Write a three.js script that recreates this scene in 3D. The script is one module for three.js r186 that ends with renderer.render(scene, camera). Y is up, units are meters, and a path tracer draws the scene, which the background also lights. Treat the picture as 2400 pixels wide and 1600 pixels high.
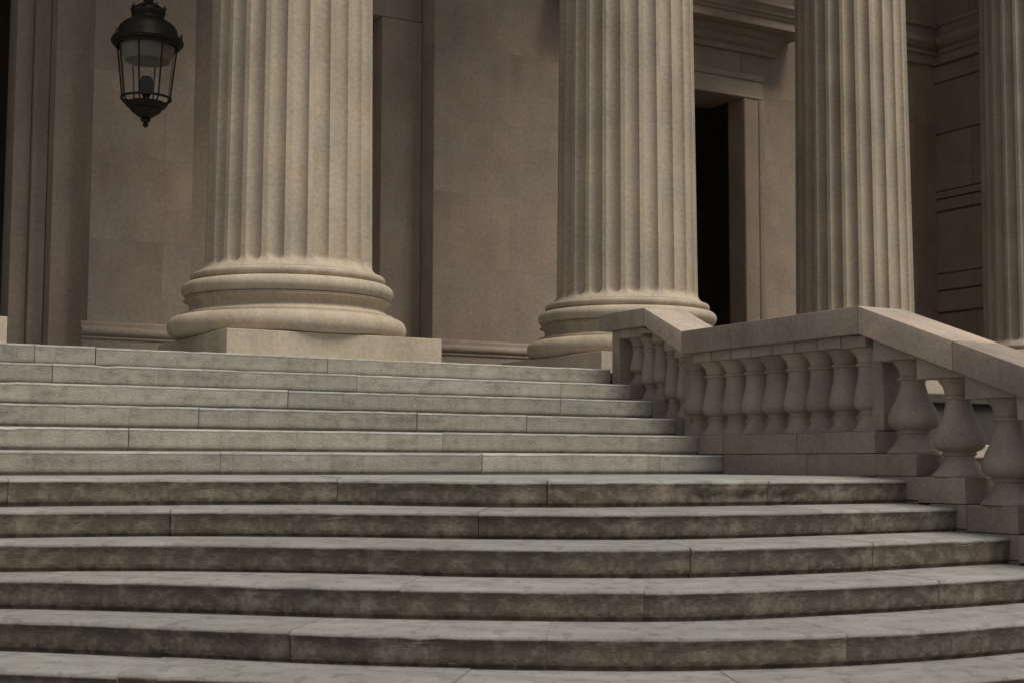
import * as THREE from 'three';
import { RoundedBoxGeometry } from 'three/addons/geometries/RoundedBoxGeometry.js';
import { mergeGeometries, toCreasedNormals } from 'three/addons/utils/BufferGeometryUtils.js';

// ---------------------------------------------------------------- camera, sky, sun, exposure
const EYE = 1.61;
const scene = new THREE.Scene();
const camera = new THREE.PerspectiveCamera(2 * Math.atan(800 / 3333) * 180 / Math.PI, 1024 / 682, 0.1, 400);
{
  const yaw = 30 * Math.PI / 180, pitch = Math.atan(284 / 3333);
  camera.position.set(0, EYE, 0);
  camera.rotation.order = 'YXZ'; camera.focus = 11.3; camera.userData.fStop = 4;
  camera.rotation.set(pitch, -yaw, 0.003);
}
{ // overcast sky, brightest overhead, slightly cool
  const w = 64, h = 32, d = new Float32Array(w * h * 4);
  for (let j = 0; j < h; j++) {
    const el = ((j + 0.5) / h - 0.5) * Math.PI;           // row 0 = straight down
    const s = Math.sin(el), L = s > 0 ? 0.20 * (0.55 + 0.95 * s) : 0.035;
    for (let i = 0; i < w; i++) {
      const o = (j * w + i) * 4;
      d[o] = L * 0.98; d[o + 1] = L * 1.0; d[o + 2] = L * 1.06; d[o + 3] = 1;
    }
  }
  const t = new THREE.DataTexture(d, w, h, THREE.RGBAFormat, THREE.FloatType);
  t.mapping = THREE.EquirectangularReflectionMapping; t.magFilter = THREE.LinearFilter; t.needsUpdate = true;
  scene.background = t; scene.environment = t;
}
const sun = new THREE.DirectionalLight(new THREE.Color(1.0, 0.935, 0.82), 1.3);
{
  const az = 20 * Math.PI / 180, el = 61 * Math.PI / 180;
  sun.position.set(6 + 40 * Math.sin(az) * Math.cos(el), 2 + 40 * Math.sin(el), -9 + 40 * Math.cos(az) * Math.cos(el));
  sun.target.position.set(6, 2, -9);
  sun.castShadow = true; sun.shadow.radius = 45; sun.shadow.mapSize.set(2048, 2048);
  Object.assign(sun.shadow.camera, { left: -16, right: 16, top: 16, bottom: -16, near: 1, far: 90 });
  scene.add(sun, sun.target);
}
const renderer = new THREE.WebGLRenderer({ antialias: true });
renderer.setSize(1024, 682);
renderer.shadowMap.enabled = true;
renderer.toneMapping = THREE.LinearToneMapping;
renderer.toneMappingExposure = 2.15;

// ---------------------------------------------------------------- helpers
let seed = 12345;
const rnd = () => { seed = (seed * 1664525 + 1013904223) >>> 0; return seed / 4294967296; };
const mix = (a, b, t) => a + (b - a) * t;
const sstep = (a, b, x) => { const t = Math.min(1, Math.max(0, (x - a) / (b - a))); return t * t * (3 - 2 * t); };
function hash(x, y, s) { let n = (x * 374761393 + y * 668265263 + s * 974634777) | 0; n = Math.imul(n ^ (n >>> 13), 1274126177); n ^= n >>> 16; return (n >>> 0) / 4294967296; }
const GR = new Float32Array(512); for (let i = 0; i < 256; i++) { GR[2 * i] = Math.cos(i * 0.02454369 * 1.0); GR[2 * i + 1] = Math.sin(i * 0.02454369); }
function vnoise(x, y, px, py, s) {                 // periodic gradient noise, 0..1
  const xi = Math.floor(x), yi = Math.floor(y), fx = x - xi, fy = y - yi;
  const u = fx * fx * fx * (fx * (6 * fx - 15) + 10), v = fy * fy * fy * (fy * (6 * fy - 15) + 10);
  const x0 = ((xi % px) + px) % px, x1 = (x0 + 1) % px, y0 = ((yi % py) + py) % py, y1 = (y0 + 1) % py;
  const g = (a, b, dx, dy) => { const h = (hash(a, b, s) * 256) | 0; return GR[2 * h] * dx + GR[2 * h + 1] * dy; };
  return 0.5 + 0.78 * mix(mix(g(x0, y0, fx, fy), g(x1, y0, fx - 1, fy), u), mix(g(x0, y1, fx, fy - 1), g(x1, y1, fx - 1, fy - 1), u), v);
}
function fbm(u, v, px, py, oct, s) {               // u,v in 0..1, tileable
  let a = 0.5, t = 0, n = 0;
  for (let o = 0; o < oct; o++) { t += a * vnoise(u * px, v * py, px, py, s + o * 17); n += a; a *= 0.55; px *= 2; py *= 2; }
  return 0.5 + (t / n - 0.5) * 1.5;
}
const enc = x => { x = Math.min(1, Math.max(0, x)); return 255 * (x <= 0.0031308 ? 12.92 * x : 1.055 * Math.pow(x, 1 / 2.4) - 0.055); };
function colourTex(w, h, fn) {
  const d = new Uint8Array(w * h * 4);
  for (let j = 0; j < h; j++) for (let i = 0; i < w; i++) {
    const c = fn((i + 0.5) / w, (j + 0.5) / h), o = (j * w + i) * 4;
    d[o] = enc(c[0]); d[o + 1] = enc(c[1]); d[o + 2] = enc(c[2]); d[o + 3] = 255;
  }
  const t = new THREE.DataTexture(d, w, h); t.colorSpace = THREE.SRGBColorSpace;
  t.wrapS = t.wrapT = THREE.RepeatWrapping; t.magFilter = THREE.LinearFilter; t.minFilter = THREE.LinearMipmapLinearFilter;
  t.generateMipmaps = true; t.needsUpdate = true; return t;
}
function greyTex(w, h, fn) {
  const d = new Uint8Array(w * h * 4);
  for (let j = 0; j < h; j++) for (let i = 0; i < w; i++) {
    const c = 255 * Math.min(1, Math.max(0, fn((i + 0.5) / w, (j + 0.5) / h))), o = (j * w + i) * 4;
    d[o] = d[o + 1] = d[o + 2] = c; d[o + 3] = 255;
  }
  const t = new THREE.DataTexture(d, w, h);
  t.wrapS = t.wrapT = THREE.RepeatWrapping; t.magFilter = THREE.LinearFilter; t.needsUpdate = true; return t;
}
const names = {};
function numbered(n) { const k = names[n] = (names[n] ?? -1) + 1; return k ? `${n}_${String(k).padStart(3, '0')}` : n; }
function obj(name, geo, mat, parent) {
  const m = new THREE.Mesh(geo, mat); m.name = name; m.castShadow = m.receiveShadow = true; parent.add(m); return m;
}
function grp(name, parent) { const g = new THREE.Group(); g.name = name; parent.add(g); return g; }
function thing(name, label, category, group) {
  const g = new THREE.Group(); g.name = numbered(name); g.userData = { label, category }; if (group) g.userData.group = group; scene.add(g); return g;
}
function structure(name, label) { const g = new THREE.Group(); g.name = numbered(name); g.userData = { kind: 'structure', label }; scene.add(g); return g; }
// box-projected uv in metres, plus an offset of its own so that no two stones carry the same marks
function boxUV(g, off = [rnd() * 7, rnd() * 7]) {
  const q = g.index ? g.toNonIndexed() : g, p = q.attributes.position, n = p.count, uv = new Float32Array(n * 2);
  const a = new THREE.Vector3(), b = new THREE.Vector3(), c = new THREE.Vector3();
  for (let i = 0; i < n; i += 3) {
    a.fromBufferAttribute(p, i); b.fromBufferAttribute(p, i + 1); c.fromBufferAttribute(p, i + 2);
    const e1 = b.clone().sub(a), e2 = c.clone().sub(a), m = e1.cross(e2);
    const ax = Math.abs(m.x), ay = Math.abs(m.y), az = Math.abs(m.z);
    for (let k = 0; k < 3; k++) {
      const v = [a, b, c][k]; let s, t;
      if (ay >= ax && ay >= az) { s = v.x; t = v.z; } else if (ax >= az) { s = v.z; t = v.y; } else { s = v.x; t = v.y; }
      uv[(i + k) * 2] = s + off[0]; uv[(i + k) * 2 + 1] = t + off[1];
    }
  }
  q.setAttribute('uv', new THREE.BufferAttribute(uv, 2)); return q;
}
function boxG(x0, x1, y0, y1, z0, z1, r = 0.008) {
  const g = new RoundedBoxGeometry(x1 - x0, y1 - y0, z1 - z0, 1, Math.min(r, (x1 - x0) / 3, (y1 - y0) / 3, (z1 - z0) / 3));
  g.translate((x0 + x1) / 2, (y0 + y1) / 2, (z0 + z1) / 2); return boxUV(g);
}
function slab(x0, x1, y0, y1, z0, z1) { const g = new THREE.BoxGeometry(x1 - x0, y1 - y0, z1 - z0); g.translate((x0 + x1) / 2, (y0 + y1) / 2, (z0 + z1) / 2); return boxUV(g); }
// a profile of (a, y) pairs swept straight: along x (a = z) or along z (a = x)
function prism(pts, s0, s1, axis = 'x', bevel = 0) {
  const sh = new THREE.Shape(pts.map(p => new THREE.Vector2(p[0], p[1])));
  const g = new THREE.ExtrudeGeometry(sh, { depth: s1 - s0 - 2 * bevel, bevelEnabled: bevel > 0, bevelThickness: bevel, bevelSize: bevel, bevelOffset: -bevel, bevelSegments: 2, curveSegments: 8 });
  g.translate(0, 0, s0 + bevel);
  if (axis === 'x') { // (a,y,s) -> (s,y,a): mirror, so flip winding
    const p = g.attributes.position; for (let i = 0; i < p.count; i++) { const x = p.getX(i), z = p.getZ(i); p.setX(i, z); p.setZ(i, x); }
    const q = g.index ? g.toNonIndexed() : g, pp = q.attributes.position;
    for (let i = 0; i < pp.count; i += 3) { const t = [pp.getX(i), pp.getY(i), pp.getZ(i)]; pp.setXYZ(i, pp.getX(i + 1), pp.getY(i + 1), pp.getZ(i + 1)); pp.setXYZ(i + 1, ...t); }
    q.computeVertexNormals(); return boxUV(toCreasedNormals(q, 0.5));
  }
  return boxUV(g);
}
function arc(cx, cy, rx, ry, a0, a1, n) { const r = []; for (let i = 0; i <= n; i++) { const a = (a0 + (a1 - a0) * i / n) * Math.PI / 180; r.push([cx + rx * Math.cos(a), cy + ry * Math.sin(a)]); } return r; }
function lathe(pts, seg, off = [rnd() * 5, rnd() * 5], crease = 0.7) {
  let g = new THREE.LatheGeometry(pts.map(p => new THREE.Vector2(p[0], p[1])), seg);
  const uv = g.attributes.uv, p = g.attributes.position, rm = Math.max(...pts.map(q => q[0]));
  let L = [0]; for (let i = 1; i < pts.length; i++) L.push(L[i - 1] + Math.hypot(pts[i][0] - pts[i - 1][0], pts[i][1] - pts[i - 1][1]));
  for (let i = 0; i < uv.count; i++) uv.setXY(i, uv.getX(i) * Math.PI * 2 * rm + off[0], L[i % pts.length] + off[1]);
  return toCreasedNormals(g.toNonIndexed(), crease);
}

// ---------------------------------------------------------------- materials (uv are metres; textures repeat every few metres)
function stoneMat(base, opt = {}) {
  const { period = 3, blotch = 0.22, grain = 0.16, streak = 0.1, pits = 0.25, tint = [0, 0, 0], s = 1, size = 1024, rough = 0.9, bump = 0.003, stain = 0 } = opt;
  const map = colourTex(size, size, (u, v) => {
    const b = fbm(u, v, 4, 4, 5, s) - 0.5, f = fbm(u, v, 96, 96, 3, s + 5) - 0.5, w = fbm(u, v, 20, 3, 4, s + 9) - 0.5;
    const p = sstep(0.70, 0.82, fbm(u, v, 60, 60, 2, s + 21)), st = sstep(0.52, 0.72, fbm(u, v, 7, 5, 5, s + 33));
    const k = (1 + 2 * blotch * b + 2 * grain * f + 2 * streak * w) * (1 - pits * p) * (1 - stain * st);
    const hshift = fbm(u, v, 6, 6, 3, s + 41) - 0.5;
    return [base[0] * k * (1 + tint[0] * hshift), base[1] * k * (1 + tint[1] * hshift), base[2] * k * (1 + tint[2] * hshift)];
  });
  const bm = greyTex(512, 512, (u, v) => 0.55 * fbm(u, v, 64, 64, 3, s + 61) + 0.45 * fbm(u, v, 12, 12, 3, s + 71));
  map.repeat.set(1 / period, 1 / period); bm.repeat.set(1 / period, 1 / period);
  return new THREE.MeshStandardMaterial({ map, bumpMap: bm, bumpScale: bump, roughness: rough });
}
const tone = (m, k, t = [1, 1, 1]) => { const c = m.clone(); c.color = new THREE.Color().setRGB(k * t[0], k * t[1], k * t[2]); return c; };
const M = {};
M.column = stoneMat([0.44, 0.368, 0.282], { s: 3, grain: 0.13, blotch: 0.18, tint: [0.08, 0, -0.1], streak: 0.1, stain: 0.05, pits: 0.05 });
M.plinth = tone(M.column, 1.06);
M.wall = stoneMat([0.39, 0.307, 0.238], { s: 11, grain: 0.13, blotch: 0.2, streak: 0.06, tint: [0.1, 0, -0.08], stain: 0.05, pits: 0.05, period: 4 });
M.wallB = tone(M.wall, 0.97); M.wallC = tone(M.wall, 1.03, [1.01, 1, 0.98]);
M.rail = stoneMat([0.29, 0.238, 0.192], { s: 23, grain: 0.15, blotch: 0.26, tint: [0.1, -0.02, -0.06], stain: 0.1, pits: 0.08 });
M.railB = tone(M.rail, 0.9); M.coping = tone(M.rail, 1.45, [1, 1.0, 1.0]);  // coping: same stone as the rail, paled; light on its top put into the colour
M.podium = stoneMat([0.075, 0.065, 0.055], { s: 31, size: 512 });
M.paving = stoneMat([0.27, 0.275, 0.27], { s: 37, size: 512, blotch: 0.2, stain: 0.15 });
M.ground = stoneMat([0.12, 0.118, 0.11], { s: 47, size: 512, blotch: 0.2 });
M.dark = new THREE.MeshStandardMaterial({ color: new THREE.Color().setRGB(0.014, 0.011, 0.008), roughness: 0.75 });
M.bronze = new THREE.MeshStandardMaterial({ color: new THREE.Color().setRGB(0.032, 0.025, 0.017), roughness: 0.5, metalness: 0.35 });
M.glass = new THREE.MeshPhysicalMaterial({ color: new THREE.Color().setRGB(0.93, 0.94, 0.92), transmission: 1, thickness: 0, roughness: 0.12, ior: 1.45 });
M.milk = new THREE.MeshPhysicalMaterial({ color: new THREE.Color().setRGB(0.6, 0.55, 0.44), transmission: 0.75, thickness: 0, roughness: 0.8 });

// steps: v 0..0.70 tread from back to nosing, 0.70..0.78 rounded nosing, 0.78..1 riser from top to bottom; u repeats every 4 m
function stepMat(s, tread, riser, grime, amount) {
  const map = colourTex(2048, 384, (u, v) => {
    const f = fbm(u, v, 260, 48, 3, s) - 0.5, b = fbm(u, v, 22, 5, 5, s + 3) - 0.5;
    if (v < 0.74) {
      const wear = fbm(u, v * 0.5, 10, 10, 5, s + 13) - 0.5, d = sstep(0.58, 0.72, fbm(u, v, 40, 8, 4, s + 19));
      const k = (1 + 0.3 * f + 0.45 * wear + 0.2 * b) * (1 - 0.22 * d);
      return [tread[0] * k, tread[1] * k, tread[2] * k];
    }
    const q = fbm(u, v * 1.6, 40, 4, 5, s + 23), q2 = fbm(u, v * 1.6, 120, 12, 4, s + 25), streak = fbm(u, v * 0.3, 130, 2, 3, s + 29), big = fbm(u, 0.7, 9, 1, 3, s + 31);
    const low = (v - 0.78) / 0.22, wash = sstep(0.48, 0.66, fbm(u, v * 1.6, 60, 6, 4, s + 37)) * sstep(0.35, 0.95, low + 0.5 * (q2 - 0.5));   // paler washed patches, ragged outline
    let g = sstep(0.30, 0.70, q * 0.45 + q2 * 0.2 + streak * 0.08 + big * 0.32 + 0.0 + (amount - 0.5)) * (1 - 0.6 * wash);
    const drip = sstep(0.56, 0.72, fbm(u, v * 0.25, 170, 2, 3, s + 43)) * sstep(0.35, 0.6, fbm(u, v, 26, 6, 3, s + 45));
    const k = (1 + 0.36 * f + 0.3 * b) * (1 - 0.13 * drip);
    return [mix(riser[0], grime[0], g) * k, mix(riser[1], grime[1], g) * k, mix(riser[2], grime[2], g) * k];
  });
  const bm = greyTex(1024, 256, (u, v) => 0.6 * fbm(u, v, 180, 40, 3, s + 51) + 0.4 * fbm(u, v, 30, 6, 3, s + 53));
  map.repeat.set(0.25, 1); bm.repeat.set(0.25, 1);
  map.wrapT = bm.wrapT = THREE.ClampToEdgeWrapping;
  return new THREE.MeshStandardMaterial({ map, bumpMap: bm, bumpScale: 0.003, roughness: 0.85 });
}
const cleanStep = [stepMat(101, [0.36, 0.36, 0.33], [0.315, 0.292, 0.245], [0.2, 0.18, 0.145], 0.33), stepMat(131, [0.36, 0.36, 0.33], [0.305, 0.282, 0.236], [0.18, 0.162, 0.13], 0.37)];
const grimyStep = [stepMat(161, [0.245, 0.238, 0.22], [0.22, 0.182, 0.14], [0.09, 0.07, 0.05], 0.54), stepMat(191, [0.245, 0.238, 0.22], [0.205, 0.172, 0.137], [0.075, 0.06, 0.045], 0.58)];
const stepMats = [];
for (const [i, m] of cleanStep.entries()) for (const k of [0.9, 1, 1.08]) stepMats.push({ lower: false, m: tone(m, k) });
for (const m of grimyStep) for (const k of [0.9, 1, 1.12]) stepMats.push({ lower: true, m: tone(m, k) });
const upperMats = stepMats.filter(x => !x.lower).map(x => x.m), lowerMats = stepMats.filter(x => x.lower).map(x => x.m);

// ---------------------------------------------------------------- levels of the stairs
const RU = 0.15, RL = 0.17, LAND = 9 * RL;                // riser heights; the landing is tread 7
const tread = k => k <= 7 ? LAND + (7 - k) * RU : (16 - k) * RL;
const PL = tread(1);                                       // portico floor
const Zu = k => -10.24 + 0.31 * (k - 1);                   // straight upper flight
const WX = 6.9;                                            // stair side of the balustrade plinth
// plan of the bowed lower flight: riser lines, ten control points each, left to right
const plan = {
  7: [[0, -8.53], [0.85, -8.50], [1.54, -8.45], [2.48, -8.29], [3.40, -7.90], [4.10, -7.12], [5.02, -6.82], [6.10, -6.78], [6.60, -6.79], [WX, -6.80]],
  8: [[0, -8.38], [0.85, -8.34], [1.51, -8.25], [2.38, -7.99], [3.19, -7.46], [3.94, -6.82], [4.72, -6.42], [5.80, -6.35], [6.50, -6.37], [WX, -6.38]],
  9: [[0, -8.26], [0.85, -8.19], [1.47, -8.05], [2.28, -7.63], [3.02, -7.04], [3.71, -6.43], [4.46, -6.03], [5.42, -5.91], [6.40, -5.94], [WX, -5.97]],
  10: [[0, -8.13], [0.80, -8.03], [1.43, -7.79], [2.15, -7.18], [2.81, -6.55], [3.49, -6.03], [4.18, -5.62], [5.11, -5.46], [6.13, -5.44], [WX, -5.50]],
  11: [[-0.05, -7.99], [0.75, -7.80], [1.37, -7.42], [2.03, -6.77], [2.65, -6.15], [3.27, -5.65], [3.92, -5.25], [4.68, -5.00], [5.58, -4.92], [WX, -5.02]],
  12: [[-0.1, -7.78], [0.65, -7.40], [1.27, -6.90], [1.90, -6.32], [2.50, -5.76], [3.08, -5.26], [3.70, -4.86], [4.44, -4.60], [5.40, -4.52], [WX, -4.62]],
};
for (let k = 13; k <= 15; k++) plan[k] = plan[12].map(([x, z], i) => [x - (i > 0 && i < 9 ? 0.12 * (k - 12) : 0), z + 0.36 * (k - 12)]);
plan[6] = plan[7].map(([x]) => [x, Zu(6)]);
function curve(k, t) {                                     // t in 0..9; below 0 the riser runs on straight to the left
  if (t < 0) { const p = plan[k][0]; return [p[0] + 4 * t, p[1] - 0.09 * (k - 7) * t * sstep(0, 1, -t)]; }
  const c = plan[k], i = Math.min(8, Math.max(0, Math.floor(t))), f = t - i;
  const P = j => c[Math.min(9, Math.max(0, j))], r = [];
  for (let a = 0; a < 2; a++) {
    const p0 = P(i - 1)[a], p1 = P(i)[a], p2 = P(i + 1)[a], p3 = P(i + 2)[a];
    const m1 = i === 0 ? p2 - p1 : (p2 - p0) / 2, m2 = i === 8 ? p2 - p1 : (p3 - p1) / 2, f2 = f * f, f3 = f2 * f;
    r.push((2 * f3 - 3 * f2 + 1) * p1 + (f3 - 2 * f2 + f) * m1 + (-2 * f3 + 3 * f2) * p2 + (f3 - f2) * m2);
  }
  return r;
}
// one step stone: profile swept along front(t), back(t)
function stepStone(front, back, y, yBelow, t0, t1, n, noiseSeed, R = 0.020, over = 0.010, wash = 0.028, spall = null) {
  const nos = arc(0, 0, 1, 1, 90, -35, 6);
  const rows = [], us = []; let u = 0, prev = null;
  for (let i = 0; i <= n; i++) {
    const t = t0 + (t1 - t0) * i / n, F = front(t), B = back(t), e = 1e-3;
    const F2 = front(t + e), F1 = front(t - e); let tx = F2[0] - F1[0], tz = F2[1] - F1[1]; const l = Math.hypot(tx, tz); tx /= l; tz /= l;
    const nx = -tz, nz = tx;                               // outward (towards the viewer)
    const fade = Math.min(1, 6 * Math.min(i, n - i) / n);
    const wob = fade * ((vnoise(u * 5 + noiseSeed, noiseSeed * 3.1, 999, 999, 7) - 0.5) * 0.010 + (vnoise(u * 18 + noiseSeed, 4.2, 999, 999, 8) - 0.5) * 0.004);
    const dip = fade * (vnoise(u * 3 + noiseSeed, 9.7, 999, 999, 9) - 0.5) * 0.005;
    const sp = spall ? spall(t) : 0;
    const chip = fade * Math.pow(vnoise(u * 9 + noiseSeed, 14.7, 999, 999, 10), 7) * 0.03;
    if (prev) u += Math.hypot(F[0] - prev[0], F[1] - prev[1]); prev = F;
    const len = Math.max(0.06, Math.hypot(F[0] - B[0], F[1] - B[1]));
    const row = [], at = (o, yy, v) => row.push([F[0] + nx * o, yy, F[1] + nz * o, v]);
    row.push([B[0], yBelow - 0.03, B[1], 0]); row.push([B[0], y, B[1], 0]);
    at(-Math.min(0.16, len * 0.5), y - wash * 0.6, 0.55);
    nos.forEach(([c, s], q) => at(over - R + wob + R * c - chip, y - wash + dip - R + R * s - chip * 0.8, 0.69 + 0.07 * q / 6));
    at(0.002 + wob, y - wash - 2.1 * R, 0.775);
    at(0 + wob * 0.5, mix(yBelow, y, 0.52), 0.86);
    at(-sp * 0.75, mix(yBelow, y, 0.46 - 3 * sp), 0.885);
    at(-sp, mix(yBelow, y, 0.28), 0.92);
    at(-sp * 0.8, yBelow + 0.022, 0.97);
    at(-0.004 - sp * 0.8, yBelow + 0.016, 0.98);
    at(-0.02 - sp, yBelow + 0.014, 0.985);
    at(-0.02 - sp, yBelow - 0.03, 1);
    rows.push(row); us.push(u);
  }
  const pos = [], uv = [], m = rows[0].length, off = noiseSeed * 1.37;
  const quad = (a, b, c, d, ua, ub) => { for (const [p, uu] of [[a, ua], [b, ub], [c, ub], [a, ua], [c, ub], [d, ua]]) { pos.push(p[0], p[1], p[2]); uv.push(uu + off, p[3]); } };
  for (let i = 0; i < n; i++) for (let j = 0; j < m; j++) { const j2 = (j + 1) % m; quad(rows[i][j2], rows[i + 1][j2], rows[i + 1][j], rows[i][j], us[i], us[i + 1]); }
  for (const [r, flip] of [[rows[0], false], [rows[n], true]]) {
    const o = r[0], ax = r[1]; // local 2d: distance from the back, height
    const c2 = r.map(p => new THREE.Vector2(Math.hypot(p[0] - o[0], p[2] - o[2]), p[1]));
    for (const f of THREE.ShapeUtils.triangulateShape(c2, [])) for (const q of flip ? f : [f[2], f[1], f[0]]) { const p = r[q]; pos.push(p[0], p[1], p[2]); uv.push(off + p[1], 0.5); }
  }
  const g = new THREE.BufferGeometry();
  g.setAttribute('position', new THREE.BufferAttribute(new Float32Array(pos), 3));
  g.setAttribute('uv', new THREE.BufferAttribute(new Float32Array(uv), 2));
  g.computeVertexNormals(); return toCreasedNormals(g, 0.9);
}

// ---------------------------------------------------------------- ground and stairs
const ground = new THREE.Mesh(new THREE.PlaneGeometry(300, 300), M.ground);
ground.rotation.x = -Math.PI / 2; ground.name = 'ground'; ground.userData = { kind: 'structure', label: 'grey paved forecourt at the foot of the stairs' };
{ const uv = ground.geometry.attributes.uv; for (let i = 0; i < uv.count; i++) uv.setXY(i, uv.getX(i) * 300, uv.getY(i) * 300); }
ground.receiveShadow = true; scene.add(ground);

const stairs = structure('staircase', 'wide flight of weathered grey stone steps with a bowed lower half');
const JOINT = 0.004;
{
  const joints = { 1: [-2.6, 0.1, 2.06, 2.48, 4.26], 2: [-1.4, 0.4, 2.12, 4.37, 6.2], 3: [-3, -0.6, 1.3, 3.7, 6.0], 4: [-2, 0.6, 2.95, 4.58, 5.5], 5: [-3, 0.2, 2.40, 4.63], 6: [-2.4, 0.9, 2.9, 4.78, 6.3] };
  for (let k = 1; k <= 6; k++) {
    const xs = [-5, ...joints[k], WX - 0.004];
    for (let i = 0; i + 1 < xs.length; i++) {
      const a = xs[i] + JOINT * (0.4 + rnd() * 0.9), b = xs[i + 1] - (i + 2 < xs.length ? JOINT * 0.5 : 0), zb = Zu(k) - (k === 1 ? 0.5 : 0.36), jit = (rnd() - 0.5) * 0.012, jy = (rnd() - 0.5) * 0.007;
      const g = stepStone(t => [t, Zu(k) + jit], t => [t, zb], tread(k) + jy, tread(k + 1), a, b, Math.max(3, Math.round((b - a) / 0.09)), rnd() * 90 + 3, 0.012, 0.004, 0.008);
      obj('step_stone', g, upperMats[Math.floor(rnd() * upperMats.length)], stairs);
    }
  }
  const lj = { 7: [-0.4, 2.045, 3.965, 5.225, 6.62], 8: [-0.6, 0.6, 3.0, 4.8, 6.96], 9: [-0.3, 2.97, 4.165, 6.1, 7.305], 10: [-0.5, 2.2, 4.35, 5.8, 7.61], 11: [-0.6, 0.9, 3.7, 5.2, 7.0], 12: [-0.4, 2.7, 4.6, 6.3], 13: [-0.6, 1, 3.2, 5.2, 7], 14: [-0.3, 2.6, 4.6, 6.4], 15: [-0.5, 1.1, 3.1, 5, 7] };
  // broken lower edge of the landing's front stone near the balustrade
  const spall7 = t => { const w = sstep(5.95, 6.25, t) * (1 - sstep(6.75, 6.95, t)); return w * (0.006 + 0.026 * sstep(0.3, 0.75, 0.6 * vnoise(t * 7, 3.3, 999, 999, 77) + 0.4 * vnoise(t * 23, 5.1, 999, 999, 78))); };
  for (let k = 7; k <= 15; k++) {
    const ts = [-1.25, ...lj[k], 8.995];
    for (let i = 0; i + 1 < ts.length; i++) {
      const t0 = ts[i] + 0.0022, t1 = ts[i + 1] - 0.0022, jit = (rnd() - 0.5) * 0.014, jy = (rnd() - 0.5) * 0.008;
      const front = t => { const p = curve(k, t); return [p[0], p[1] + jit]; };
      const back = k === 7 ? t => { const p = curve(7, t); return [p[0], Math.max(Zu(6) - 0.05, p[1] - 0.42)]; } : t => { const p = curve(k - 1, t), q = curve(k, t), q1 = curve(k, t - 1e-3), q2 = curve(k, t + 1e-3), l = Math.hypot(q2[0] - q1[0], q2[1] - q1[1]), nx = -(q2[1] - q1[1]) / l, nz = (q2[0] - q1[0]) / l, d = Math.max(0.1, (q[0] - p[0]) * nx + (q[1] - p[1]) * nz) + 0.09; return [q[0] - nx * d, q[1] - nz * d]; };
      const a = curve(k, t0), b = curve(k, t1), n = Math.max(8, Math.round(Math.hypot(a[0] - b[0], a[1] - b[1]) / 0.1));
      const light = (k === 7) || (k === 8 && i === 5) || (k === 9 && i === 5) || (k === 10 && i === 5);
      const mats = lowerMats; let mi = Math.floor(rnd() * mats.length); if (light) mi = (mi % 2) * 3 + 2; else if (k >= 8) mi = (mi % 2) * 3 + (mi % 3 === 2 ? 1 : mi % 3);
      obj('step_stone', stepStone(front, back, tread(k) + jy, tread(k + 1), t0, t1, k === 7 && i >= 4 ? n * 3 : n, rnd() * 90 + 3, 0.019, 0.009, 0.019, k === 7 ? spall7 : null), mats[mi], stairs);
    }
  }
  // landing slabs between the two flights
  const cuts = [2.6, 3.6, 4.4, 5.2, 6.0, 6.9, 7.8, 8.99];
  for (let i = 0; i + 1 < cuts.length; i++) {
    const top = [], n = 8, y = tread(7) - 0.002;
    for (let j = 0; j <= n; j++) { const p = curve(7, cuts[i] + 0.001 + (cuts[i + 1] - cuts[i] - 0.002) * j / n), z1 = Math.max(Zu(6) - 0.05, p[1] - 0.42) - 0.003; top.push([p[0], Math.max(z1, Zu(6) - 0.04)]); }
    const outline = [[top[0][0], Zu(6) - 0.06], [top[n][0], Zu(6) - 0.06], ...top.slice().reverse()].map(p => new THREE.Vector2(p[0], -p[1]));
    const g = new THREE.ExtrudeGeometry(new THREE.Shape(outline), { depth: 0.12, bevelEnabled: false }); g.rotateX(-Math.PI / 2); g.translate(0, y - 0.12, 0);
    obj('landing_slab', boxUV(g), M.paving, stairs);
  }
}

// ---------------------------------------------------------------- portico floor
{
  const f = structure('portico_floor', 'raised stone floor under the columns');
  obj('floor_slab', boxG(-5, 7.22, 0.02, PL - 0.004, -20, Zu(1) - 0.52), M.paving, f);
  const fl = structure('side_terrace', 'raised stone terrace under the recessed columns');
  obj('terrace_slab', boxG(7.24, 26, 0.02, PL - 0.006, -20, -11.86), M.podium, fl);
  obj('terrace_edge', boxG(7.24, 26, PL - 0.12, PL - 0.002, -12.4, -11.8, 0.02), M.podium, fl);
  const led = thing('retaining_wall', 'low pale stone retaining wall glimpsed between the lower balusters', 'wall');
  obj('wall_course', boxG(7.9, 24, 0.0, 1.66, -10.3, -9.9), M.coping, led);
  obj('coping', boxG(7.86, 24, 1.663, 1.80, -10.36, -9.8, 0.02), M.coping, led);
}

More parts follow.
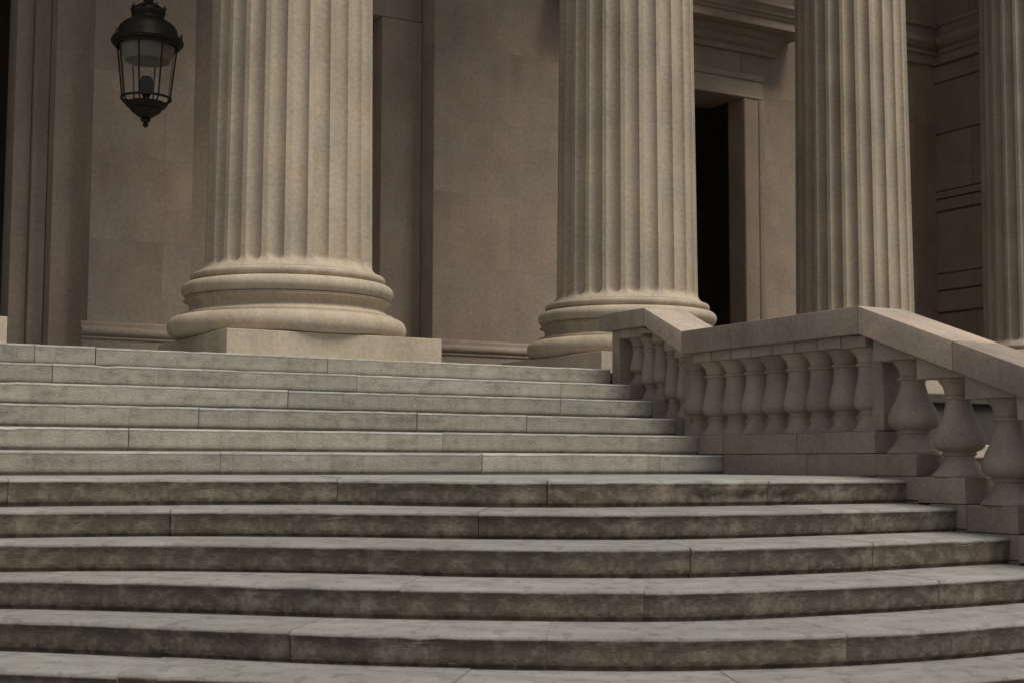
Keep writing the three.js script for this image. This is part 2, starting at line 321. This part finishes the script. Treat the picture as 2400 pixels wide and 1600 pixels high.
// ---------------------------------------------------------------- fluted columns
const COLH = 10.6;
function columnParts() {
  const S = 0.925;
  const base = [[0.3, 0.203], [0.93, 0.203], ...arc(0.925, 0.292, 0.082, 0.089, -88, 88, 10), [0.90, 0.384], [0.90, 0.404],
    ...arc(0.912, 0.462, 0.088, 0.058, 262, 112, 8), [0.855, 0.52], [0.86, 0.54], ...arc(0.828, 0.606, 0.066, 0.066, -88, 88, 9), [0.795, 0.672], [0.795, 0.678], ...arc(0.79, 0.714, 0.034, 0.038, -85, 85, 6), [0.762, 0.756], [0.3, 0.756]];
  // fluted shaft
  const ys = [0.757, 0.768, 0.78, 0.79, 0.798, 0.804, 0.811, 0.819, 0.828, 0.838, 0.85, 0.865, 0.88, 0.91, 1.4, 2, 3, 4, 5, 6, 7, 8, 9, COLH - 0.5, COLH - 0.45];
  const y0 = 0.795, RR = 0.075, pitch = Math.PI / 12, W = pitch * 0.385, K = [-1, -0.93, -0.75, -0.5, -0.22, 0, 0.22, 0.5, 0.75, 0.93, 1];
  const radius = y => 0.708 * (1 - 0.0128 * (y - 0.86)) + 0.062 * Math.pow(1 - Math.min(1, (y - 0.757) / 0.09), 2.2);
  const th = []; for (let f = 0; f < 24; f++) for (const q of K) th.push([f * pitch + q * W, q * W]);
  const P = [], n = th.length;
  for (const y of ys) for (const [a, o] of th) {
    let d = 0;
    if (y > y0) { const e = y < y0 + RR ? Math.sqrt(1 - Math.pow(1 - (y - y0) / RR, 2)) : 1, w = W * e; if (Math.abs(o) < w) d = 0.056 * Math.min(1, e * 1.05) * Math.sqrt(1 - (o / w) ** 2); }
    const r = radius(y) - d; P.push([r * Math.sin(a), y, r * Math.cos(a), a * 0.715]);
  }
  const pos = [], uv = [];
  const put = (q, du = 0) => { pos.push(q[0], q[1], q[2]); uv.push(q[3] + du, q[1]); };
  for (let j = 0; j + 1 < ys.length; j++) for (let i = 0; i < n; i++) {
    const i2 = (i + 1) % n, du = i2 === 0 ? Math.PI * 2 * 0.715 : 0;
    const a = P[j * n + i], b = P[j * n + i2], c = P[(j + 1) * n + i2], d = P[(j + 1) * n + i];
    put(a); put(b, du); put(c, du); put(a); put(c, du); put(d);
  }
  let shaft = new THREE.BufferGeometry();
  shaft.setAttribute('position', new THREE.BufferAttribute(new Float32Array(pos), 3)); shaft.setAttribute('uv', new THREE.BufferAttribute(new Float32Array(uv), 2));
  shaft = toCreasedNormals(shaft, 0.55);
  const cap = [[0.2, COLH - 0.449], [0.66, COLH - 0.449], [0.7, COLH - 0.36], [0.82, COLH - 0.2], [0.84, COLH - 0.152], [0.2, COLH - 0.152]];
  return { S, base: lathe(base, 96, [0, 0]), shaft, cap: lathe(cap, 48, [0, 0]) };
}
const CP = columnParts();
function column(x, z, label, shift, m) {
  const t = thing('fluted_column', label, 'column', 'fluted columns of the portico'); t.position.set(x, PL, z);
  obj('plinth', boxG(-CP.S + shift, CP.S + shift, 0, 0.2, -CP.S, CP.S, 0.006), M.plinth, t);
  obj('base_moulding', CP.base, m, t); obj('shaft', CP.shaft, m, t); obj('capital', CP.cap, m, t);
  obj('abacus', boxG(-0.95, 0.95, COLH - 0.15, COLH, -0.95, 0.95), m, t);
  return t;
}
column(0.99, -11.4, 'column at far left, only the corner of its pale square plinth in view', 0, M.column);
column(4.375, -11.4, 'largest fluted column, standing whole on a pale square plinth above the steps', 0.075, M.column);
column(8.10, -11.72, 'fluted column whose base is half hidden by the top of the stone handrail', 0, tone(M.column, 0.98));
column(12.30, -12.9, 'fluted column just right of the dark doorway', 0, tone(M.column, 0.95, [1, 0.99, 0.99]));
column(15.72, -13.0, 'fluted column cut off by the right edge of the picture', 0, tone(M.column, 0.88, [0.98, 0.99, 1.02]));

// entablature and ceiling over the portico, above the frame
{
  const e = thing('entablature', 'stone beam and flat ceiling resting on the columns, above the picture', 'ceiling');
  const y = PL + COLH + 0.004;
  obj('beam', boxG(-7, 10.4, y, y + 1.3, -12.5, -10.3), M.wall, e);
  obj('beam', boxG(10.42, 24, y, y + 1.3, -13.9, -11.9), M.wall, e);
  obj('cornice', boxG(-7, 10.42, y + 1.304, y + 2.0, -12.5, -9.4), M.wall, e);  // unseen; overhang sized to keep the wall behind in shade
  obj('cornice', boxG(10.43, 24, y + 1.304, y + 2.0, -13.9, -11.0), M.wall, e);
  obj('ceiling_slab', boxG(-7, 24, y + 0.5, y + 0.8, -16.6, -12.51), M.wall, e);
  obj('ceiling_slab', boxG(-7, 24, y + 0.81, y + 2.0, -16.6, -13.92), M.wall, e);
}

// ---------------------------------------------------------------- building front behind the columns
const WZ = -15.2, TOP = PL + COLH + 0.5;
const wallMats = [M.wall, M.wallB, M.wallC, M.wall];
const courses = []; { let y = PL; for (const h of [0.62, ...Array(12).fill(0.92)]) { courses.push([y, Math.min(TOP, y + h)]); y += h; } }
function ashlar(parent, x0, x1, y0, y1, zf, depth, w = 1.75, j = 0.0012) {
  courses.forEach(([a, b], ci) => {
    const ya = Math.max(a, y0), yb = Math.min(b, y1); if (yb - ya < 0.02) return;
    const cuts = [x0]; for (let x = Math.floor(x0 / w) * w + (ci % 2 ? w / 2 : 0); x < x1; x += w) if (x > x0 + 0.3 && x < x1 - 0.3) cuts.push(x); cuts.push(x1);
    for (let i = 0; i + 1 < cuts.length; i++) obj('ashlar_block', slab(cuts[i] + j / 2, cuts[i + 1] - j / 2, ya + j / 2, yb - j / 2, zf - depth, zf + (rnd() - 0.5) * 0.001), wallMats[Math.floor(rnd() * 4)], parent);
  });
}
{
  const b = thing('building_front', 'brown stone portico wall with stepped door recesses behind the columns', 'building');
  // plain wall between the recesses
  ashlar(b, 3.585, 4.69, PL, TOP, WZ, 0.7);
  ashlar(b, 7.67, 10.3, PL, TOP, WZ, 0.7);
  ashlar(b, 12.45, 16.2, PL, TOP, WZ, 0.30);
  ashlar(b, 10.31, 12.44, 6.66, TOP, WZ, 0.7);
  ashlar(b, 4.70, 7.66, 9.4, TOP, WZ, 0.7);
  ashlar(b, -7, 3.575, 9.4, TOP, WZ, 0.7);
  ashlar(b, -7, -1.3, PL, 9.39, WZ, 0.7);
  // unlit hall behind the doors, closed on every side
  const hall = grp('entrance_hall', b);
  obj('hall_wall', boxG(-7.4, 18, PL, TOP, -26.4, -26), M.wall, hall);
  obj('hall_wall', boxG(-7.4, -7.01, PL, TOP, -25.99, -15.2), M.wall, hall);
  obj('hall_wall', boxG(16.25, 16.6, PL, TOP, -25.99, -16.92), M.wall, hall);
  obj('hall_ceiling', boxG(-7.4, 18, TOP + 0.01, TOP + 0.4, -26.4, -16.61), M.wall, hall);
  obj('hall_floor', boxG(-7.4, 18, PL - 0.3, PL - 0.006, -26.4, -20.01), M.paving, hall);
  // left doorway: two stepped jambs and a dark opening
  const ld = grp('doorway', b); ld.userData.label = 'black doorway at the left edge with stepped stone jamb';
  obj('outer_jamb', boxG(3.25, 3.66, PL, 9.38, -16.2, WZ - 0.30, 0.01), M.wallC, ld);
  obj('middle_jamb', boxG(3.085, 3.245, PL, 9.38, -16.25, WZ - 0.56, 0.01), M.wall, ld);
  obj('inner_jamb', prism([[-16.3, PL], [WZ - 0.66, PL], [WZ - 0.66, 9.38], [-16.3, 9.38]], 2.90, 3.08, 'x', 0.012), M.wall, ld);
  obj('outer_jamb', boxG(-1.29, -0.8, PL, 9.38, -16.2, WZ - 0.30, 0.01), M.wallC, ld);
  obj('inner_jamb', boxG(-0.79, -0.6, PL, 9.38, -16.3, WZ - 0.66, 0.01), M.wall, ld);
  // recess behind the big column
  const rc = grp('recess', b); rc.userData.label = 'shallow stepped recess half hidden behind the largest column';
  obj('outer_jamb', boxG(7.12, 7.665, PL, 7.05, -16.1, WZ - 0.33, 0.01), M.wallC, rc);
  obj('outer_jamb', boxG(4.70, 5.2, PL, 7.05, -16.1, WZ - 0.33, 0.01), M.wallC, rc);
  obj('lintel', boxG(4.70, 7.66, 7.054, 9.39, -16.1, WZ - 0.33, 0.01), M.wallB, rc);
  obj('back_panel', boxG(5.21, 7.11, PL, 7.05, -16.2, WZ - 0.66, 0.005), M.wall, rc);
  // right doorway with architrave and cornice
  const rd = grp('doorway', b); rd.userData.label = 'tall dark doorway with moulded surround and cornice between two columns';
  const Y = 6.655, XR = 12.45, XL = 10.3;
  const archProfile = (s) => [[0, 0], [0.04, 0], [0.055, 0.012], [0.055, 0.028], [0.04, 0.04], [0.04, 0.25], [0.06, 0.262], [0.075, 0.30], [0.08, 0.335], [0, 0.335]];
  { // right jamb: profile in (z,x) swept up; built as a prism and stood up
    const p = archProfile().map(([d, o]) => new THREE.Vector2(XR + o, -(WZ + 0.002 + d)));
    const g = new THREE.ExtrudeGeometry(new THREE.Shape(p), { depth: Y - PL, bevelEnabled: false }); g.rotateX(-Math.PI / 2); g.translate(0, PL, 0); obj('architrave_jamb', boxUV(g), M.wallC, rd);
  }
  obj('architrave_head', prism(archProfile().map(([d, o]) => [WZ + 0.002 + d, Y + 0.002 + o]), XL - 0.335, XR + 0.335), M.wallC, rd);
  obj('bed_mould', prism([[WZ, 7.30], [WZ + 0.06, 7.30], [WZ + 0.08, 7.36], [WZ + 0.16, 7.40], [WZ + 0.18, 7.47], [WZ + 0.26, 7.49], [WZ + 0.28, 7.56], [WZ, 7.56]], XL - 0.7, XR + 0.58), M.wall, rd);
  obj('door_cornice', prism([[WZ, 7.565], [WZ + 0.48, 7.565], [WZ + 0.485, 7.55], [WZ + 0.5, 7.55], [WZ + 0.5, 7.66], [WZ + 0.52, 7.67], [WZ + 0.53, 7.70], [WZ + 0.56, 7.72], [WZ + 0.57, 7.76], [WZ + 0.62, 7.82], [WZ + 0.62, 7.86], [WZ, 7.95]], XL - 0.95, XR + 0.86), M.wallC, rd);
  // string course on the plain wall right of it
  const SC = [[0, 7.64], [0.05, 7.645], [0.05, 7.78], [0.09, 7.79], [0.09, 7.83], [0.06, 7.84], [0.06, 7.87], [0.12, 7.90], [0.16, 7.95], [0.16, 8.03], [0.06, 8.06], [0.06, 8.2], [0.1, 8.22], [0.1, 8.27], [0, 8.28]];
  obj('string_course', prism(SC.map(([d, y]) => [WZ + 0.002 + d, y]), XR + 1.0, 16.2), M.wall, b);
  // wall base: tall socle, fillet and torus
  const base = [[0, PL], [0.05, PL], [0.05, PL + 0.47], [0.065, PL + 0.475], [0.065, PL + 0.49], [0.045, PL + 0.495], ...arc(0.04, PL + 0.545, 0.04, 0.046, -80, 80, 7), [0.02, PL + 0.60], [0.015, PL + 0.64], [0, PL + 0.66]];
  for (const [a, c] of [[3.52, 4.74], [7.60, 10.25], [12.80, 16.2]]) obj('wall_base', prism(base.map(([d, y]) => [WZ + 0.002 + d, y]), a, c), M.wall, b);

  // projecting side wing
  const w = thing('side_wing', 'shaded banded stone wall of the wing coming forward at right', 'wall');
  const bands = [PL, 3.0, 3.86, 4.19, 4.45, 5.39, 5.58, 5.70, 6.58, 7.37, 7.64, 8.28, 9.2, 10.2, 11.2, 12.2, TOP + 0.5];
  for (let i = 0; i + 1 < bands.length; i++) {
    const y0 = bands[i] + 0.012, y1 = bands[i + 1] - 0.012, set = (i === 3 || i === 5 || i === 6 || i === 2) ? 0.03 : 0;
    const cuts = i % 2 ? [-16.6, -14.5, -13.78] : [-16.6, -13.78];
    for (let q = 0; q + 1 < cuts.length; q++) obj('ashlar_block', boxG(16.2 - set, 17.6, y0, y1, cuts[q] + 0.002, cuts[q + 1] - 0.002, 0.012), i % 2 ? M.wallB : M.wall, w);
  }
  obj('wing_core', boxG(16.24, 24, PL, TOP + 0.5, -16.9, -13.82), M.wallB, w);
  obj('string_course', prism(SC.map(([d, y]) => [16.198 - d, y]).reverse(), -15.0, -13.77, 'z'), M.wallB, w);
}

// ---------------------------------------------------------------- balustrade
{
  const b = thing('balustrade', 'stone balustrade with sloping handrail and vase balusters beside the steps', 'balustrade');
  const x0 = 6.86, x1 = 7.30, XC = 7.07;
  // handrail line: z, top, thickness
  const R = [[-10.36, 2.90, 0.145], [-9.68, 2.90, 0.15], [-9.16, 2.665, 0.18], [-7.17, 2.68, 0.19], [-6.34, 2.385, 0.19], [-4.6, 1.765, 0.19], [-3.3, 1.30, 0.19], [-2.9, 1.16, 0.19]];
  const railAt = (z, i) => { for (let k = 0; k + 1 < R.length; k++) if (z <= R[k + 1][0]) { const f = (z - R[k][0]) / (R[k + 1][0] - R[k][0]); return mix(R[k][1], R[k + 1][1], f) - (i ? mix(R[k][2], R[k + 1][2], f) : 0); } return 1; };
  for (let k = 0; k + 1 < R.length; k++) {
    const [za, ta, ha] = R[k], [zb, tb, hb] = R[k + 1], g = 0.0015;
    const pts = [[za + g, ta - ha], [zb - g, tb - hb], [zb - g, tb], [za + g, ta]];
    const geo = prism(pts, x0, x1, 'x', 0.006);
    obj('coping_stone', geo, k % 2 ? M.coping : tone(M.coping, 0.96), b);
  }
  // stepped plinth: [z0, z1, top]
  const base = [[-10.26, -9.93, tread(2)], [-9.93, -9.62, tread(3)], [-9.62, -9.31, tread(4)], [-9.31, -8.7, tread(5)], [-8.7, -7.86, tread(5)], [-7.86, -7.08, tread(5)], [-7.08, -6.70, tread(6)], [-6.70, -6.30, tread(7)], [-6.30, -5.90, tread(8)], [-5.90, -5.50, tread(9)], [-5.50, -5.08, tread(10)], [-5.08, -4.66, tread(11)], [-4.66, -4.28, tread(12)], [-4.28, -3.9, tread(13)], [-3.9, -3.5, tread(14)], [-3.5, -2.85, tread(15)]];
  base.forEach(([a, c, t], i) => {
    const g = 0.0015, wob = (i % 3) * 0.004;
    let lo = t - (i > 6 ? RL : RU);
    obj('plinth_stone', boxG(WX + wob, 7.22, lo + g, t - g, a + g, c - g, 0.006), i % 2 ? M.rail : M.railB, b);
    // foundation course under it
    if (i >= 3) obj('plinth_course', boxG(WX + 0.002 + wob, 7.22, lo - 0.155 + g, lo - g, a + g + (i % 2 ? 0.1 : 0), c - g + (i % 2 ? 0 : (i < base.length - 1 ? 0.1 : 0)), 0.006), i % 2 ? M.railB : M.rail, b);
    obj('foundation', boxG(WX + 0.012, 7.21, 0.01, i >= 3 ? lo - 0.157 : lo - 0.002, a, c - 0.001, 0.003), M.railB, b);
  });
  // end pier at the top
  obj('end_pier', boxG(6.915, 7.22, tread(2) + 0.002, 2.90 - 0.15, -10.24, -10.13, 0.012), M.rail, b);
  obj('middle_pier', boxG(7.0, 7.2, tread(5) + 0.002, 2.68 - 0.192, -7.20, -7.085, 0.012), M.railB, b);
  obj('middle_pier', boxG(6.98, 7.2, tread(5) + 0.002, 2.665 - 0.182, -9.30, -9.22, 0.012), M.railB, b);
  // balusters, scaled to the gap between plinth and rail
  const vase = (r, n) => [[0.001, 0.0], [r * 1.06, 0.0], [r * 1.06, 0.018], [r * 1.0, 0.03], [r * 0.84, 0.075], [r * 0.68, 0.13], [r * 0.58, 0.18], [r * 0.55, 0.205], [r * 0.62, 0.218], [r * 0.65, 0.232], [r * 0.62, 0.248], [r * 0.66, 0.256],
    [r * 0.82, 0.272], [r * 0.94, 0.30], [r, 0.345], [r * 0.99, 0.39], [r * 0.93, 0.44], [mix(n, r, 0.66), 0.50], [mix(n, r, 0.42), 0.565], [mix(n, r, 0.2), 0.64], [mix(n, r, 0.06), 0.71], [n, 0.76], [n * 1.02, 0.785], [n * 1.2, 0.793], [n * 1.24, 0.806], [n * 1.2, 0.82], [n * 1.05, 0.83], [n * 1.08, 0.87], [n * 1.2, 0.92], [n * 1.5, 0.97], [n * 1.62, 1.0], [0.001, 1.0]];
  const narrow = lathe(vase(0.126, 0.088), 28, [0, 0], 0.8), wide = lathe(vase(0.168, 0.08), 36, [1, 1], 0.8), tiny = lathe(vase(0.09, 0.062), 24, [2, 2], 0.8);
  const balMats = [M.rail, M.railB, tone(M.rail, 1.06)];
  const spots = [];
  for (const z of [-10.03, -9.865, -9.70, -9.535, -9.37]) spots.push([z, tiny, 0.086, z < -9.93 ? tread(2) : z < -9.62 ? tread(3) : z < -9.31 ? tread(4) : tread(5)]);
  for (let i = 0; i < 9; i++) spots.push([-9.2 + i * 0.242, narrow, 0.117, tread(5)]);
  const slopeZ = [-6.88, -6.49, -6.09, -5.69, -5.28, -4.86, -4.46, -4.08, -3.7, -3.3];
  slopeZ.forEach((z, i) => spots.push([z, wide, 0.195, tread(6 + i)]));
  for (const [z, geo, hw, y] of spots) {
    const q = hw, ra = railAt(z - q, 1) - 0.003, rb = railAt(z + q, 1) - 0.003, low = Math.min(ra, rb) - (Math.abs(ra - rb) < 0.02 ? 0.075 : 0.018);
    const g = grp('baluster', b); g.position.set(XC, y + 0.001, z);
    const v = obj('vase', geo, balMats[Math.floor(rnd() * 3)], g); v.scale.y = low - y - 0.002; v.rotation.y = rnd() * 6.28; v.scale.x = v.scale.z = 0.985 + rnd() * 0.03;
    obj('abacus', prism([[-q, low - y], [q, low - y], [q, rb - y], [-q, ra - y]], -0.165, 0.165, 'x', 0.004), M.rail, g);   // top cut to the slope of the rail
  }
}

// ---------------------------------------------------------------- hanging lantern
{
  const L = thing('hanging_lantern', 'dark metal lantern with tall glass panes hanging above the steps at left', 'lantern');
  L.position.set(3.66, 0, -13.4);
  const p = (name, pts, m = M.bronze, par = L, seg = 32) => obj(name, lathe(pts, seg), m, par);
  p('finial', [[0.001, 4.80], [0.018, 4.81], [0.03, 4.83], [0.02, 4.85], [0.04, 4.862], [0.05, 4.88], [0.04, 4.893], [0.001, 4.894]]);
  p('bottom_cup', [[0.001, 4.895], [0.06, 4.90], [0.095, 4.925], [0.135, 4.955], [0.15, 4.975], [0.145, 4.985], [0.185, 5.005], [0.198, 5.03], [0.185, 5.045], [0.12, 5.055], [0.001, 5.055]]);
  const ring = (name, r, y, t) => { const g = new THREE.TorusGeometry(r, t, 8, 40); g.rotateX(Math.PI / 2); g.translate(0, y, 0); return obj(name, g, M.bronze, L); };
  ring('lower_ring', 0.232, 5.085, 0.013);
  ring('upper_ring', 0.30, 5.60, 0.016);
  const rim = p('rim', [[0.28, 5.595], [0.335, 5.615], [0.345, 5.64], [0.335, 5.665], [0.30, 5.675], [0.28, 5.66]]);
  const dome = p('dome', [[0.305, 5.672], [0.292, 5.70], [0.285, 5.74], [0.262, 5.79], [0.225, 5.825], [0.19, 5.845], [0.165, 5.86], [0.155, 5.885], [0.001, 5.886]]);
  p('crown', [[0.001, 5.887], [0.145, 5.887], [0.16, 5.915], [0.165, 5.945], [0.155, 5.965], [0.125, 5.985], [0.09, 6.01], [0.055, 6.03], [0.04, 6.05], [0.06, 6.075], [0.065, 6.10], [0.04, 6.125], [0.001, 6.14]]);
  for (let i = 0; i < 8; i++) {
    const a = (i + 0.3) * Math.PI / 4, c = Math.sin(a), s = Math.cos(a);
    const k = obj('rim_leaf', new THREE.ConeGeometry(0.028, 0.075, 7), M.bronze, rim); k.position.set(0.325 * c, 5.69, 0.325 * s); k.rotation.set(0.25 * s, 0, -0.25 * c);
    const k2 = obj('crown_leaf', new THREE.ConeGeometry(0.022, 0.05, 6), M.bronze, dome); k2.position.set(0.158 * c, 5.985, 0.158 * s);
    // mullion
    const p0 = new THREE.Vector3(0.232 * c, 5.085, 0.232 * s), p1 = new THREE.Vector3(0.292 * c, 5.60, 0.292 * s);
    const g = new THREE.CylinderGeometry(0.0085, 0.0085, p0.distanceTo(p1), 6); g.applyQuaternion(new THREE.Quaternion().setFromUnitVectors(new THREE.Vector3(0, 1, 0), p1.clone().sub(p0).normalize())); g.translate(...p0.clone().add(p1).multiplyScalar(0.5).toArray());
    obj('mullion', g, M.bronze, L);
    const b2 = new THREE.TubeGeometry(new THREE.QuadraticBezierCurve3(p0, new THREE.Vector3(0.225 * c, 5.03, 0.225 * s), new THREE.Vector3(0.16 * c, 5.035, 0.16 * s)), 6, 0.008, 5); obj('lower_bracket', b2, M.bronze, L);
    // pane
    const a2 = a + Math.PI / 4, e = 0.97, q = (r, y, t) => [r * e * Math.sin(t), y, r * e * Math.cos(t)];
    const pg = new THREE.BufferGeometry(), v = [q(0.229, 5.09, a), q(0.229, 5.09, a2), q(0.287, 5.595, a2), q(0.287, 5.595, a)];
    pg.setAttribute('position', new THREE.BufferAttribute(new Float32Array([...v[0], ...v[1], ...v[2], ...v[0], ...v[2], ...v[3]]), 3)); pg.computeVertexNormals();
    obj('glass_pane', pg, M.glass, L);
  }
  p('reflector', [[0.25, 5.60], [0.235, 5.50], [0.21, 5.455], [0.215, 5.452], [0.24, 5.498], [0.256, 5.60]], M.milk);
  p('lamp_holder', [[0.001, 5.056], [0.05, 5.056], [0.03, 5.10], [0.045, 5.13], [0.06, 5.16], [0.065, 5.22], [0.06, 5.27], [0.045, 5.30], [0.001, 5.31]]);
  for (let y = 6.16, i = 0; y < PL + COLH + 0.56; y += 0.1, i++) {
    const g = new THREE.TorusGeometry(0.04, 0.011, 6, 12); g.scale(1, 1.55, 1); if (i % 2) g.rotateY(Math.PI / 2); g.translate(0, y, 0); obj('chain_link', g, M.bronze, L);
  }
}

renderer.render(scene, camera);
